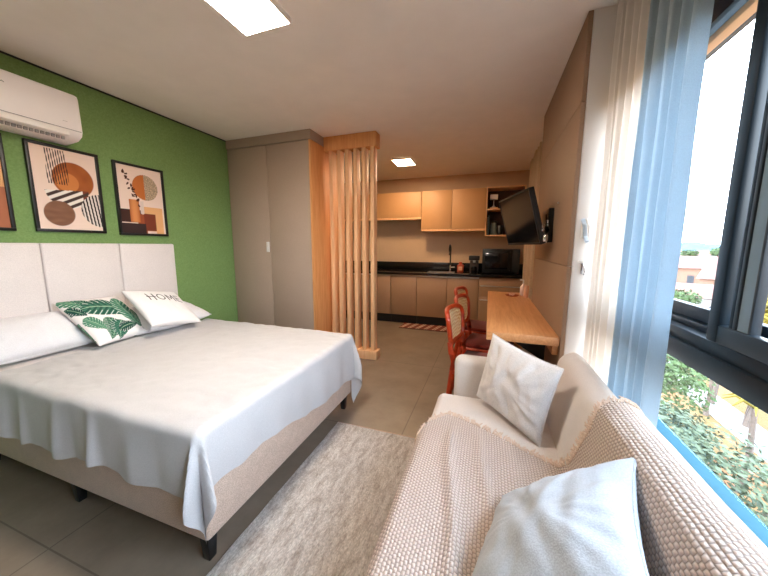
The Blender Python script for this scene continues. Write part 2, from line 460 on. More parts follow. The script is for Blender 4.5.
# ================================================================== AIR CONDITIONER
t = thing('air_conditioner', 'white split air conditioner high on the green wall', 'air conditioner', (GX, 1.08, 2.1))
prof = [(GX+.002, 2.425), (-2.87, 2.425), (-2.85, 2.415), (-2.842, 2.39), (-2.835, 2.17), (-2.85, 2.135), (-2.90, 2.11), (GX+.002, 2.10)]
def prism_y(bm, prof, y0, y1, bev=0, mat=0):
    a = [bm.verts.new((x, y0, z)) for x, z in prof]; b = [bm.verts.new((x, y1, z)) for x, z in prof]
    fs = [bm.faces.new(a), bm.faces.new(b[::-1])]; n = len(prof)
    for k in range(n): fs.append(bm.faces.new((a[k], b[k], b[(k+1) % n], a[(k+1) % n])))
    for f in fs: f.material_index = mat
    bmesh.ops.recalc_face_normals(bm, faces=fs)
    if bev:
        es = list({e for f in fs[:2] for e in f.edges})
        bmesh.ops.bevel(bm, geom=es, offset=bev, segments=3, affect='EDGES', profile=.5)
    return bm
part('casing', prism_y(bmesh.new(), prof, .62, 1.485, .018), M['ac_white'], t)
part('flap', B(-2.862, -2.828, .70, 1.40, 2.122, 2.163, .008, rot=Matrix.Rotation(-.25, 3, 'Y')), M['white'], t)
part('flap_gap', B(-2.845, -2.831, .64, 1.47, 2.168, 2.171), M['ac_grey'], t)
bm = bmesh.new()
for k in range(26): box(bm, -2.886, -2.874, .72+k*.0262, .738+k*.0262, 2.103, 2.122, .001)
part('louvre', bm, M['ac_grey'], t)
bm = T([(-2.838, 1.065+.009*k, 2.345+(.004 if k % 2 else -.003)) for k in range(7)], .0022, 5)
part('logo', bm, M['ac_grey'], t)
part('badge', B(-2.839, -2.8365, 1.375, 1.40, 2.214, 2.219), M['ac_grey'], t)

# ================================================================== PICTURES
CREAM = lin((233, 208, 193)); DARK = lin((48, 34, 30)); BROWN = lin((112, 76, 58)); RUST = lin((172, 96, 46)); TAN = lin((206, 138, 84)); LTAN = lin((226, 170, 118)); RED = lin((120, 58, 40)); BLK = lin((40, 34, 34))
def circ(u, v, cu, cv, r, asp=1.5): return math.hypot(u-cu, (v-cv)*asp) - r
def art_circles(u, v):
    c = CREAM; e = .006
    d = circ(u, v, .60, .64, .33)
    k = 1-sm(-e, e, d)
    c = mixc(c, mixc(RUST, lin((150, 80, 38)), .5+.5*noise.noise(Vector((u*7, v*9, 0)))), k)
    d2 = circ(u, v, .50, .60, .18); c = mixc(c, lin((200, 124, 66)), (1-sm(-e, e, d2))*k)
    # fine vertical lines hanging from the top
    if .2 < u < .52 and v > .50+(.52-u)*.12 and v < .985 and v > .56:
        s = math.sin((u+.10*v)*2*PI*26); c = mixc(c, DARK, sm(.0, .5, s))
    # diagonal stripes in a half disc
    d3 = circ(u, v, .48, .50, .34)
    if d3 < 0 and v < .50+.06*(u-.5):
        s = math.sin((v*1.5-u*.55)*2*PI*8); c = mixc(lin((232, 222, 212)) if u < .72 else RED, lin((70, 52, 46)), sm(-.2, .2, s))
    d4 = circ(u, v, .32, .20, .235); c = mixc(c, mixc(BROWN, lin((140, 100, 76)), .5+.5*noise.noise(Vector((u*5, v*26, 3)))), 1-sm(-e, e, d4))
    d5 = circ(u, v, 1.0, .27, .33)
    if d5 < 0:
        s = math.sin((u+.16*v)*2*PI*17); c = mixc(lin((224, 212, 204)), BLK, sm(-.2, .2, s))
    return c
LEAVES = [(.12+.1*random.random()+.22*k/22, .93-.45*k/22+.08*(random.random()-.5), random.random()*3) for k in range(24)]
def art_vase(u, v):
    c = CREAM
    if v < .42 and u > .52: c = LTAN if u < .96 else CREAM
    if .52 < u < .78 and v < .04: c = CREAM
    if u < .46 and .16 < v < .36: c = lin((70, 44, 38))
    if .36 < u < .56 and v < .30: c = lin((150, 76, 46))
    if .50 < u < .78-.02*v and .04 < v < .31: c = RED
    if u < .53 and v < .15: c = lin((58, 42, 40))
    if .44 < u < .52 and .3 < v < .5: c = lin((216, 196, 186))
    d = circ(u, v, .60, .71, .29)
    if d < 0:
        if u < .58: c = lin((190, 108, 54))
        else:
            s = noise.noise(Vector((u*60, v*90, 1))); c = lin((206, 176, 146)) if s > 0 else lin((140, 126, 104))
    if .20 < u < .42 and .17 < v < .51: c = mixc(lin((214, 140, 84)), lin((168, 88, 44)), abs((u-.31)/.11)**2)
    for lu, lv, a in LEAVES:
        du, dv = u-lu, (v-lv)*1.5; x = du*math.cos(a)+dv*math.sin(a); y = -du*math.sin(a)+dv*math.cos(a)
        if (x/.035)**2+(y/.018)**2 < 1: c = lin((78, 40, 28))
    return c
def art_bands(u, v):
    c = LTAN if v > .45 else lin((168, 104, 74))
    d = circ(u, v, .4, .62, .28); c = mixc(c, RUST, 1-sm(-.006, .006, d))
    if v < .14: c = mixc(lin((168, 104, 74)), BROWN, sm(.5, .52, .9-u))
    return c
def picture(y0, y1, z0, z1, fn, label, nv=150):
    t = thing('picture', label, 'picture', (GX, (y0+y1)/2, z0), 'framed prints over the bed')
    x0, x1 = GX+.001, GX+.026; e = .02; bm = bmesh.new()
    box(bm, x0, x1, y0, y1, z0, z0+e, .002); box(bm, x0, x1, y0, y1, z1-e, z1, .002)
    box(bm, x0, x1, y0, y0+e, z0+e, z1-e, .002); box(bm, x0, x1, y1-e, y1, z0+e, z1-e, .002)
    part('frame', bm, M['frame_black'], t)
    bm = bmesh.new(); X = GX+.014
    grid(bm, 110, nv, lambda a, b: Vector((X, lerp(y0+e, y1-e, a), lerp(z0+e, z1-e, b))), None, fn)
    backing(bm, (230, 220, 210), GX+.003, X-.0005, y0+e, y1-e, z0+e, z1-e)
    part('print', bm, M['paper'], t, smooth=False)
picture(.725, 1.14, 1.455, 2.078, art_bands, 'black framed tan and brown print under the air conditioner, cut by the photo edge', 90)
picture(1.238, 1.652, 1.458, 2.08, art_circles, 'black framed abstract print with brown circles and striped shapes')
picture(1.752, 2.168, 1.45, 2.073, art_vase, 'black framed print of an orange vase with dark leaves')

# ================================================================== BED
Y0, Y1 = .80, 2.20; FX = -1.055
t = thing('bed', 'queen bed with pale panelled headboard and beige upholstered base on black legs', 'bed', (-2.0, 1.5, 0))
for k, (a, b) in enumerate(((.741, 1.219), (1.223, 1.70), (1.704, 2.175))):
    part('headboard_panel', B(GX+.012, -2.965, a, b, .35, 1.375, .012, 3), M['headboard'], t)
part('headboard_backing', B(GX+.002, GX+.016, .745, 2.17, .30, 1.36), M['linen'], t)
part('base', B(-2.955, FX, Y0, Y1, .12, .375, .018, 3), M['linen'], t)
part('mattress', B(-2.955, FX, Y0+.005, Y1-.005, .377, .622, .05, 4), M['headboard'], t)
def bed_leg(x, y):
    bm = bmesh.new(); box(bm, x-.025, x+.025, y-.025, y+.025, 0, .121, .003)
    for v in bm.verts:
        if v.co.z < .06: v.co.x = x+(v.co.x-x)*.72; v.co.y = y+(v.co.y-y)*.72
    return bm
for x in (FX-.045, -2.02, -2.9):
    for y in (Y0+.04, Y1-.06): part('leg', bed_leg(x, y), M['black'], t)

# ---- bedspread
RC = .036
def hang(d):
    a = d/RC
    if a < PI/2: return RC*math.sin(a), RC*(1-math.cos(a))
    return RC, RC+d-RC*PI/2
SX0, SX1, SY0, SY1, SZ = -2.62, -1.035+0, .775, 2.225, .636
PLE = [(-2.45, .05, .03), (-2.28, .03, .018), (-1.97, .05, .03), (-1.86, .03, -.01), (-1.70, .035, .032), (-1.45, .06, .012), (-1.28, .05, -.008)]
def spread_fn(s, q):
    # s: along x from headboard to past the foot; q: across y
    xin, yin0, yin1 = SX1-RC, SY0+RC, SY1-RC
    qn, qf = .16, .84
    if q < qn: y = yin0; dyn = (1-q/qn)
    elif q > qf: y = yin1; dyn = (q-qf)/(1-qf)
    else: y = lerp(yin0, yin1, (q-qn)/(qf-qn)); dyn = 0
    sx = .80
    if s < sx: x = lerp(SX0, xin, s/sx); dxn = 0
    else: x = xin; dxn = (s-sx)/(1-sx)
    ln = .315+.012*math.sin(x*5)+.01*math.sin(x*13+1)-.02*sm(-2.3, -2.6, x)
    lf = lerp(.275, .385, sm(.9, 2.1, y))+.012*math.sin(y*9)
    dy = dyn*(ln if q < .5 else .34); dx = dxn*lf
    wr = 1.6*(.004*noise.noise(Vector((x*6, y*3, 0)))+.005*noise.noise(Vector((x*2.2, y*9, 4)))+.003*noise.noise(Vector((x*16, y*22, 7)))+.003*abs(noise.noise(Vector((x*5+y*4, y*11-x*3, 2)))))
    z = SZ+wr
    if dx == 0 and dy == 0: return Vector((x, y, z))
    sgn = -1 if q < .5 else 1
    if dx > 0 and dy > 0:
        r = math.hypot(dx, dy); ph = math.atan2(dy, dx); r *= 1+.24*math.sin(2*ph)**2; o, dn = hang(r)
        am = .055*min(1, max(0, dn-.03)/.25)
        o += am*(math.sin(ph*6-.4)*.8+.35) * math.sin(min(1, ph/.25)*PI/2)*math.sin(min(1, (PI/2-ph)/.25)*PI/2)
        o += .012*min(1, dn/.2)
        return Vector((x+math.cos(ph)*o, y+sgn*math.sin(ph)*o, z-dn))
    d = max(dx, dy); o, dn = hang(d); k = min(1, dn/.25)
    if dy > 0:
        o += .012*k
        if q < .5:
            for c, wd, am in PLE: o += k*am*math.exp(-((x-c-.02*k)/wd)**2)
            o += .006*k*noise.noise(Vector((x*9, z*2, 3)))
        else: o += k*.012*math.sin(x*14)
        return Vector((x, y+sgn*o, z-dn))
    o += k*(.012+.008*math.sin(y*11+1)+.006*math.sin(y*27))
    return Vector((x+o, y, z-dn))
bm = bmesh.new(); grid(bm, 150, 130, spread_fn)
bmesh.ops.reverse_faces(bm, faces=bm.faces)
single('bedspread', bm, M['spread'], 'off-white bedspread draped over the bed with a fold at the front corner', 'bedspread', (-1.9, 1.5, .62))

# ---- pillows and bed cushions
def cushion(name, label, c, a, b, r, w, h, th, mat, seed, colfn=None, n=56, wr=.004, piping=None, cat='cushion', pinch=.07, group=None, zoff=0.):
    o = thing(name, label, cat, c, group); 
    bm = cushion_bm(w, h, th, seed, n, wr, colfn, pinch)
    part('cover', bm, mat, o, local=True)
    if piping: part('piping', seam_bm(w, h, .0035, pinch), piping, o, local=True)
    o.matrix_world = pose(c, a, b, r); return o
cushion('pillow', 'plump white pillow lying at the left end of the headboard, cut by the photo edge', (-2.835, 1.065, .765), PI/2, .82, 0, .56, .32, .20, M['pillow'], 3, None, 48, .006, M['pillow'], 'pillow', .03)
cushion('pillow', 'white pillow behind the lettered cushion, nearest the wardrobe', (-2.74, 1.87, .745), PI/2, 1.33, .04, .58, .44, .19, M['pillow'], 5, None, 48, .006, M['pillow'], 'pillow', .05)

WHT = lin((236, 230, 226))
GR = [lin(c) for c in ((38, 84, 70), (66, 118, 96), (104, 148, 118), (24, 58, 52))]
def leaf_mask(u, v, p, q, w, bend):
    # distance along / across a bent leaf from p to q
    px, py = p; dx, dy = q[0]-p[0], q[1]-p[1]; L = math.hypot(dx, dy); dx /= L; dy /= L
    s = ((u-px)*dx+(v-py)*dy)/L; a = (-(u-px)*dy+(v-py)*dx)
    if s < 0 or s > 1: return None
    a -= bend*4*s*(1-s)
    ww = w*1.3*(math.sin(PI*min(1, s**.75))**.7)
    if abs(a) > ww: return None
    return s, a/max(ww, 1e-4)
LV = [((.02, .98), (.30, .66), .10, .03, 1), ((.22, .95), (.34, .66), .07, .0, 0), ((.12, .70), (.78, .42), .17, .10, 0), ((.80, .88), (.74, .10), .12, -.05, 1),
      ((.34, .42), (.20, .02), .10, .04, 2), ((.50, .30), (.34, .0), .12, -.04, 0), ((.94, .55), (.78, .05), .12, .05, 2), ((1.0, .42), (.92, .02), .10, .0, 1), ((.05, .52), (.2, .2), .07, .0, 1),
      ((.36, .12), (.72, .18), .07, .03, 3), ((.0, .8), (.12, .55), .05, 0, 3)]
def leaf_print(u, v):
    c = WHT
    for p, q, w_, be, k in LV:
        m = leaf_mask(u, v, p, q, w_, be)
        if not m: continue
        s, a = m
        st = math.sin((s*9+abs(a)*1.6)*2*PI)
        c = mixc(GR[k % 4], GR[(k+1) % 4], sm(-.5, .6, st))
        if abs(a) < .06: c = lin((150, 180, 150))
        if st > .93 and abs(a) > .5: c = WHT
    return c
cushion('cushion', 'white cushion printed with green banana leaves leaning on the headboard pillows', (-2.745, 1.445, .80), 1.871, .86, -.086, .45, .45, .15, M['print'], 8, leaf_print, 150, .004, None, group=None)

def seg_d(u, v, a, b):
    ax, ay = a; bx, by = b; dx, dy = bx-ax, by-ay; t_ = max(0, min(1, ((u-ax)*dx+(v-ay)*dy)/(dx*dx+dy*dy)))
    return math.hypot(u-ax-t_*dx, v-ay-t_*dy)
def word_home():
    S = []; x = .24; hh = .20; y = .60
    S += [((x, y), (x, y+hh)), ((x+.10, y), (x+.10, y+hh)), ((x-.02, y+hh*.5), (x+.12, y+hh*.5))]
    cx, cy = x+.22, y+hh/2
    P = [(cx+.062*math.cos(k*PI/8), cy+.085*math.sin(k*PI/8)) for k in range(17)]; S += list(zip(P, P[1:]))
    x2 = x+.33
    S += [((x2, y), (x2+.01, y+hh)), ((x2+.01, y+hh), (x2+.065, y+.05)), ((x2+.065, y+.05), (x2+.12, y+hh)), ((x2+.12, y+hh), (x2+.13, y))]
    x3 = x+.51
    S += [((x3, y), (x3, y+hh)), ((x3, y), (x3+.09, y)), ((x3, y+hh*.52), (x3+.075, y+hh*.52)), ((x3, y+hh), (x3+.09, y+hh))]
    return [tuple((u, v-.14*(u-.24)) for u, v in ab) for ab in S]
HOME = word_home()
def home_print(u, v):
    c = lin((232, 228, 226))
    if .12 < u < .97 and .42 < v < .9:
        d = min(seg_d(u, v, a, b) for a, b in HOME)
        c = mixc(lin((70, 64, 62)), c, sm(.006, .014, d))
    return c
cushion('cushion', 'white cushion lettered HOME lying between the leaf print cushion and the right pillow', (-2.565, 1.745, .842), 1.87, .90, -.27, .45, .42, .13, M['print'], 12, home_print, 150, .003, None)

# ================================================================== RUGS
bm = bmesh.new()
def rugf(a, b):
    x, y = lerp(-1.04, -.2, a), lerp(.1, 1.925, b)
    return Vector((x+.004*noise.noise(Vector((0, y*8, 1))), y+.004*noise.noise(Vector((x*8, 0, 2))), .012+.0015*noise.noise(Vector((x*6, y*6, 0)))))
grid(bm, 60, 90, rugf); solidify(bm, .011)
rug = thing('rug', 'worn pale grey beige area rug on the tiles between bed and sofa', 'rug', (-.5, 1.0, 0))
part('pile', bm, M['rug'], rug)
part('border', B(-1.043, -.2, 1.925, 1.937, .0005, .011, .003), M['linen'], rug)
def mat_print(u, v):
    cu = (u*7) % 1-.5; cv = v-.5
    c = lin((112, 58, 48))
    if abs(cv) > .40: return lin((70, 42, 38))
    d = abs(cu-cv*.7)*2
    if d < .35: c = lin((214, 180, 158))
    if d < .13: c = lin((60, 36, 32))
    return c
bm = bmesh.new(); grid(bm, 140, 40, lambda a, b: Vector((lerp(-1.37, -.42, a), lerp(4.72, 5.10, b), .008)), None, mat_print); backing(bm, (80, 48, 42), -1.37, -.42, 4.72, 5.10, .0005, .0075)
single('kitchen_mat', bm, M['print'], 'dark red patterned runner mat in front of the kitchen units', 'mat', (-.9, 4.9, 0), smooth=False)

# ================================================================== WARDROBE AND SLATTED SCREEN
t = thing('wardrobe', 'tall beige two-door wardrobe in the corner by the green wall', 'wardrobe', (-2.47, 3.3, 0))
WF = 2.972
part('carcass', B(GX+.005, -1.897, WF+.023, 3.6, .0, 2.50), M['door_laminate'], t)
part('side_panel', B(-1.896, -1.872, WF, 3.6, 0, 2.496, .001), M['oak'], t)
part('cornice', B(GX+.005, -1.867, WF-.004, 3.6, 2.502, H-.001, .001), M['door_laminate'], t)
d1 = part('door', B(GX+.015, -2.458, WF, WF+.021, .06, 2.492, .0015), M['door_laminate'], t)
d2 = part('door', B(-2.452, -1.899, WF, WF+.021, .06, 2.492, .0015), M['door_laminate'], t)
part('handle', B(-2.503, -2.470, WF-.018, WF+.001, 1.285, 1.405, .004), M['handle'], d1)
part('plinth', B(GX+.015, -1.90, WF+.008, WF+.023, .0, .055), M['black_matte'], t)
t = thing('slatted_screen', 'vertical wooden slat screen beside the wardrobe', 'screen', (-1.55, 3.29, 0))
part('header', B(-1.8665, -1.222, 3.24, 3.375, 2.445, H-.002, .002), M['oak'], t)
part('plinth', B(-1.871, -1.215, 3.235, 3.375, 0, .105, .002), M['slat_wood'], t)
for k in range(6):
    x = -1.813+k*.1035
    part('slat', B(x, x+.045, 3.26, 3.36, .104, 2.446, .003), M['slat_wood'], t)

# ================================================================== KITCHEN
KF = 5.02
xs = [(-3.03, -2.52), (-2.515, -2.065), (-2.06, -1.618), (-1.613, -1.149), (-1.144, -.64), (-.635, -.135)]
names = ['leftmost base unit behind the slatted screen', 'base unit behind the slatted screen, second from the left wall', 'beige base unit just right of the slatted screen',
         'narrow beige base unit, second right of the slatted screen', 'beige base unit behind the patterned mat', 'beige base unit under the sink tap, left of the drawer unit']
for (x0, x1), nm in zip(xs, names):
    t = thing('base_unit', nm, 'cabinet', ((x0+x1)/2, 5.3, 0), 'kitchen base units')
    part('body', B(x0, x1, KF+.02, BY-.01, .155, .868), M['cab_low'], t)
    part('door', B(x0+.002, x1-.002, KF, KF+.019, .16, .84, .0015), M['cab_low'], t)
    part('grip_channel', B(x0, x1, KF+.008, KF+.02, .842, .868), M['steel'], t)
    part('kickboard', B(x0, x1, KF+.06, KF+.08, 0, .154), M['black_matte'], t)
t = thing('drawer_unit', 'beige kitchen drawer unit with a long steel handle at the right end', 'cabinet', (.25, 5.3, 0))
part('body', B(-.13, .618, KF+.02, BY-.01, .155, .868), M['cab_low'], t)
d = part('drawer', B(-.128, .616, KF, KF+.019, .56, .84, .0015), M['cab_low'], t)
part('handle', T([(-.1, KF-.002, .735), (-.1, KF-.03, .735), (.58, KF-.03, .735), (.58, KF-.002, .735)], .009, 8), M['steel'], d)
d = part('drawer', B(-.128, .616, KF, KF+.019, .16, .555, .0015), M['cab_low'], t)
part('handle', T([(-.1, KF-.002, .51), (-.1, KF-.03, .51), (.58, KF-.03, .51), (.58, KF-.002, .51)], .009, 8), M['steel'], d)
part('kickboard', B(-.13, .618, KF+.06, KF+.08, 0, .154), M['black_matte'], t)
t = thing('worktop', 'black granite kitchen worktop with upstand', 'worktop', (-1.2, 5.3, .87))
part('slab', B(GX+.005, .63, KF-.02, BY-.005, .87, .91, .002), M['granite'], t)
part('upstand', B(GX+.005, .63, BY-.03, BY-.004, .911, 1.06, .002), M['granite'], t)
part('sink', B(-1.0, -.55, 5.12, 5.42, .9105, .914, .001), M['steel'], t)
UF = 5.29
def wall_unit(x0, x1, z0, z1, label, doors=1):
    t = thing('wall_unit', label, 'cabinet', ((x0+x1)/2, 5.45, z0), 'kitchen wall units')
    part('body', B(x0, x1, UF+.02, BY-.005, z0, z1), M['cab'], t)
    part('door', B(x0+.002, x1-.002, UF, UF+.019, z0+.035, z1-.002, .0015), M['cab'], t)
    part('bottom_rail', B(x0, x1, UF+.004, UF+.022, z0-.004, z0+.03), M['slat_wood'], t)
wall_unit(-3.03, -2.56, 1.83, 2.297, 'wall unit behind the top of the slatted screen, nearest the wardrobe')
wall_unit(-2.555, -2.06, 1.83, 2.297, 'wall unit seen between the upper slats of the screen')
wall_unit(-2.055, -1.152, 1.83, 2.297, 'wide shallow wall unit just right of the slatted screen')
wall_unit(-1.147, -.63, 1.62, 2.297, 'taller wall unit left of the pair next to the open shelf')
wall_unit(-.625, -.085, 1.62, 2.297, 'taller wall unit touching the open shelf')
t = thing('open_shelf', 'open dark-lined wall shelf right of the wall units', 'shelf', (.2, 5.45, 1.52))
X0, X1, Z0, Z1 = -.08, .50, 1.525, 2.305
bm = B(X0, X0+.018, UF-.005, BY-.006, Z0, Z1, .001); box(bm, X1-.018, X1, UF-.005, BY-.006, Z0, Z1, .001); box(bm, X0+.018, X1-.018, UF-.005, BY-.006, Z0, Z0+.018, .001); box(bm, X0+.018, X1-.018, UF-.005, BY-.006, Z1-.018, Z1, .001)
part('surround', bm, M['slat_wood'], t)
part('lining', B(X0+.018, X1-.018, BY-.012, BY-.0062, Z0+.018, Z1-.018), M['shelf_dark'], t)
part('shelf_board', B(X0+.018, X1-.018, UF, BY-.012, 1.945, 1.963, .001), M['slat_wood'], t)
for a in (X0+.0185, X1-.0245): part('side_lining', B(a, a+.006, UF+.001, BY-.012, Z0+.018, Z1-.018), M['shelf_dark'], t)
# things on the shelf
t = thing('table_lamp', 'tiny lamp with a pale shade on the upper board of the open shelf', 'lamp', (.035, 5.40, 1.963))
part('base', B(-.02, .10, 5.36, 5.46, 1.964, 1.992, .003), M['slat_wood'], t)
part('stem', lathe(bmesh.new(), (.035, 5.41, 1.992), [(.035, 0), (.03, .008), (.012, .03), (.007, .06), (.006, .13)], 16), M['white'], t)
part('shade', B(-.025, .095, 5.35, 5.47, 2.12, 2.195, .006), M['white'], t)
t = thing('chopping_board', 'teal grey board standing upright in the lower bay of the open shelf', 'board', (-.01, 5.42, 1.543))
part('board', B(-.04, -.015, 5.34, 5.54, 1.544, 1.86, .006), M['teal'], t); part('rim', B(-.047, -.0405, 5.36, 5.52, 1.56, 1.84, .002), M['white'], t)
t = thing('storage_jar', 'pale grey jar in the lower bay of the open shelf', 'jar', (.06, 5.42, 1.543))
part('jar', lathe(bmesh.new(), (.055, 5.42, 1.544), [(.045, 0), (.05, .01), (.05, .17), (.042, .2)], 20), M['teal'], t); part('lid', lathe(bmesh.new(), (.055, 5.42, 1.744), [(.046, 0), (.046, .03), (.02, .035)], 20), M['black'], t)
single('storage_tin', lathe(bmesh.new(), (.155, 5.43, 1.544), [(.045, 0), (.045, .15), (.04, .16)], 20), M['black'], 'short black tin beside the grey jar on the open shelf', 'tin', (.155, 5.43, 1.544))
# on the worktop
t = thing('tap', 'black kitchen tap with chrome foot on the worktop', 'tap', (-.64, 5.43, .91))
part('foot', lathe(bmesh.new(), (-.64, 5.44, .911), [(.028, 0), (.028, .012), (.016, .02), (.015, .12)], 16), M['chrome'], t)
part('lever', T([(-.625, 5.44, .99), (-.56, 5.43, .995)], .009, 8), M['chrome'], t)
part('spout', T([(-.64, 5.44, 1.03)] + [(-.64, 5.44-.09+.09*math.cos(a), 1.29+.09*math.sin(a)) for a in [k*PI/10 for k in range(11)]] + [(-.64, 5.26, 1.21)], .013, 10), M['black'], t)
t = thing('candle_jar', 'small red jar with a pink label beside the black tap', 'jar', (-.46, 5.40, .91))
part('jar', B(-.51, -.405, 5.36, 5.46, .911, 1.04, .012, 3), M['red_glass'], t); part('label', B(-.49, -.425, 5.357, 5.361, .945, 1.01), M['label'], t); part('lid', lathe(bmesh.new(), (-.458, 5.41, 1.04), [(.03, 0), (.03, .045), (.022, .05)], 16), M['red_glass'], t)
t = thing('coffee_maker', 'dark grey coffee maker between the red jar and the microwave', 'coffee maker', (-.23, 5.40, .91))
part('body', B(-.30, -.165, 5.36, 5.52, .911, 1.12, .01), M['grey_app'], t); part('top', B(-.32, -.145, 5.32, 5.53, 1.122, 1.20, .012, 3), M['black'], t); part('spout', B(-.25, -.21, 5.335, 5.36, 1.085, 1.121, .003), M['steel'], t); part('jug', lathe(bmesh.new(), (-.23, 5.315, .911), [(.04, 0), (.046, .03), (.046, .09), (.035, .11)], 16), M['screen'], t)
t = thing('microwave', 'black microwave oven on the right end of the worktop', 'microwave', (.2, 5.40, .91))
part('case', B(-.1, .47, 5.28, 5.60, .925, 1.315, .006), M['black'], t)
d = part('door', B(-.1, .36, 5.262, 5.279, .93, 1.31, .004), M['black'], t); part('window', B(-.06, .29, 5.258, 5.2625, .99, 1.25, .001), M['screen'], d); part('handle', T([(.325, 5.262, .97), (.325, 5.235, .98), (.325, 5.235, 1.26), (.325, 5.262, 1.27)], .008, 8), M['black'], d)
part('control_panel', B(.362, .47, 5.264, 5.279, .93, 1.31, .003), M['black_matte'], t)
for x in (-.07, .44):
    for y in (5.32, 5.56): part('foot', B(x-.015, x+.015, y-.015, y+.015, .911, .9255), M['black_matte'], t)
# ---- beige curtain on the kitchen side
def drape(x, y0, y1, z0, z1, amp, folds, seed, slope=0., nu=140, nv=24, gather=0., crease=False):
    bm = bmesh.new()
    def fn(a, b):
        y = lerp(y0, y1, a); z = lerp(z0, z1, b); k = 1-.25*b
        ph = a*folds*2*PI+.5*noise.noise(Vector((a*5, seed, b*.6)))
        dx = (amp*k*math.sin(ph)+amp*.4*math.sin(2.3*ph+seed)) if not crease else -amp*k*(2*abs(math.sin(ph/2))**.8-1)*(1+.25*math.sin(1.3*ph+seed))
        dy = amp*.35*math.cos(ph)
        yy = y+dy+gather*(1-b)*(a-.5)
        return Vector((x+dx+slope*a+.006*noise.noise(Vector((a*9, b*5, seed))), yy, z))
    grid(bm, nu, nv, fn); solidify(bm, .003); return bm
t = thing('curtain', 'beige gathered curtain beside the kitchen, behind the television', 'curtain', (.55, 4.5, 2.56))
part('cloth', drape(.525, 4.0, 4.98, .30, 2.56, .028, 7, 2), M['beige_curtain'], t)
part('rail', B(.53, .56, 3.95, 5.02, 2.565, 2.599, .002), M['white'], t)

# ================================================================== TV WALL PANEL, TV
t = thing('wall_panel', 'beige laminate wall panelling behind the television', 'panel', (.45, 2.7, 0))
for z0, z1 in ((.002, 1.241), (1.245, 2.147), (2.151, H-.002)): part('panel', B(.44, PX-.001, 2.04, 3.42, z0, z1, .0012), M['panel'], t)
part('screw', lathe(bmesh.new(), (.438, 2.42, 1.66), [(.001, -.006), (.008, -.004), (.008, .004), (.001, .006)], 10), M['steel'], t)
tvc, tva, tvb = (.214, 2.802, 1.577), -1.301, -.274
t = thing('television', 'black flat television tilted down on a wall arm above the desk', 'television', tvc)
W, Hh = .69, .42
part('back', B(-W/2, W/2, -Hh/2, Hh/2, -.035, -.006, .006), M['black_matte'], t, local=True)
bm = B(-W/2, W/2, Hh/2-.012, Hh/2, -.006, .006, .001); box(bm, -W/2, W/2, -Hh/2, -Hh/2+.016, -.006, .006, .001); box(bm, -W/2, -W/2+.012, -Hh/2, Hh/2, -.006, .006, .001); box(bm, W/2-.012, W/2, -Hh/2, Hh/2, -.006, .006, .001)
part('bezel', bm, M['black'], t, local=True)
part('screen', B(-W/2+.011, W/2-.011, -Hh/2+.015, Hh/2-.011, -.006, .003), M['screen'], t, local=True)
part('housing', B(-.22, .22, -.17, .08, -.075, -.034, .012), M['black'], t, local=True)
t.matrix_world = pose(tvc, tva, tvb, 0)
mx = pose(tvc, tva, tvb, 0); P = mx @ Vector((.1, -.02, -.078)); Q = Vector((.436, 2.62, 1.50))
t = thing('tv_mount', 'black articulated wall bracket with silver joints holding the television', 'wall bracket', Q)
part('wall_plate', B(.405, .4395, 2.55, 2.82, 1.39, 1.64, .004), M['black'], t)
e = Vector((.36, 2.50, 1.49))
part('arm', T([Q-Vector((.02, 0, 0)), e], .02, 8), M['black'], t); part('arm', T([e, P], .018, 8), M['black'], t)
bm = bmesh.new(); box(bm, -.1, .1, -.1, .1, -.012, 0, .003); bm.transform(pose(P, tva, tvb, 0)); part('head_plate', bm, M['black'], t)
for q, z in ((e, 0), (Q-Vector((.03, .03, .09)), 0), (Q-Vector((.03, .05, -.03)), 0), (e-Vector((-.02, .03, .07)), 0)):
    part('knob', lathe(bmesh.new(), q-Vector((0, 0, .025)), [(.012, 0), (.017, .006), (.017, .044), (.012, .05)], 14), M['chrome'], t)
part('cable', T([P+Vector((0, 0, -.05)), P+Vector((.05, -.06, -.1)), e+Vector((.02, -.02, -.06)), e+Vector((.05, .03, -.02)), Q+Vector((-.03, .03, .1)), Q+Vector((-.015, .05, -.09))], .007, 6), M['black_matte'], t)
# on the near end of the pier
t = thing('wall_bracket', 'slim pale bracket with a curled end on the white pier beside the curtain', 'bracket', (.5, 2.03, 1.4))
pts = [(.494+.03*k/8, 2.0250-.012*math.sin(k/8*PI*2)-.008, 1.512-.125*k/8) for k in range(9)]
part('strip', T(pts, .011, 8, flat=((0, 1, 0), .5)), M['bag'], t)
part('strip_edge', T([(p[0]+.018, p[1]-.004, p[2]) for p in pts], .005, 6), M['white'], t)
part('back_plate', B(.495, .52, 2.0320, 2.0395, 1.41, 1.49, .002), M['white'], t)
single('door_stop', lathe(bmesh.new(), (.50, 2.0250, 1.265), [(.004, 0), (.011, .004), (.011, .014), (.004, .018)], 14), M['white'], 'round white knob on the pier below the slim bracket', 'knob', (.5, 2.0250, 1.265))
t = thing('hook', 'silver curtain hook on the white pier, lowest fitting beside the curtain', 'hook', (.52, 2.03, 1.22))
part('plate', B(.510, .530, 2.0320, 2.0395, 1.20, 1.265, .003), M['chrome'], t)
part('hook_arm', T([(.52, 2.0320, 1.25), (.52, 2.0100, 1.245), (.52, 1.9950, 1.22), (.52, 2.0020, 1.2), (.52, 2.0150, 1.2)], .004, 8), M['chrome'], t)

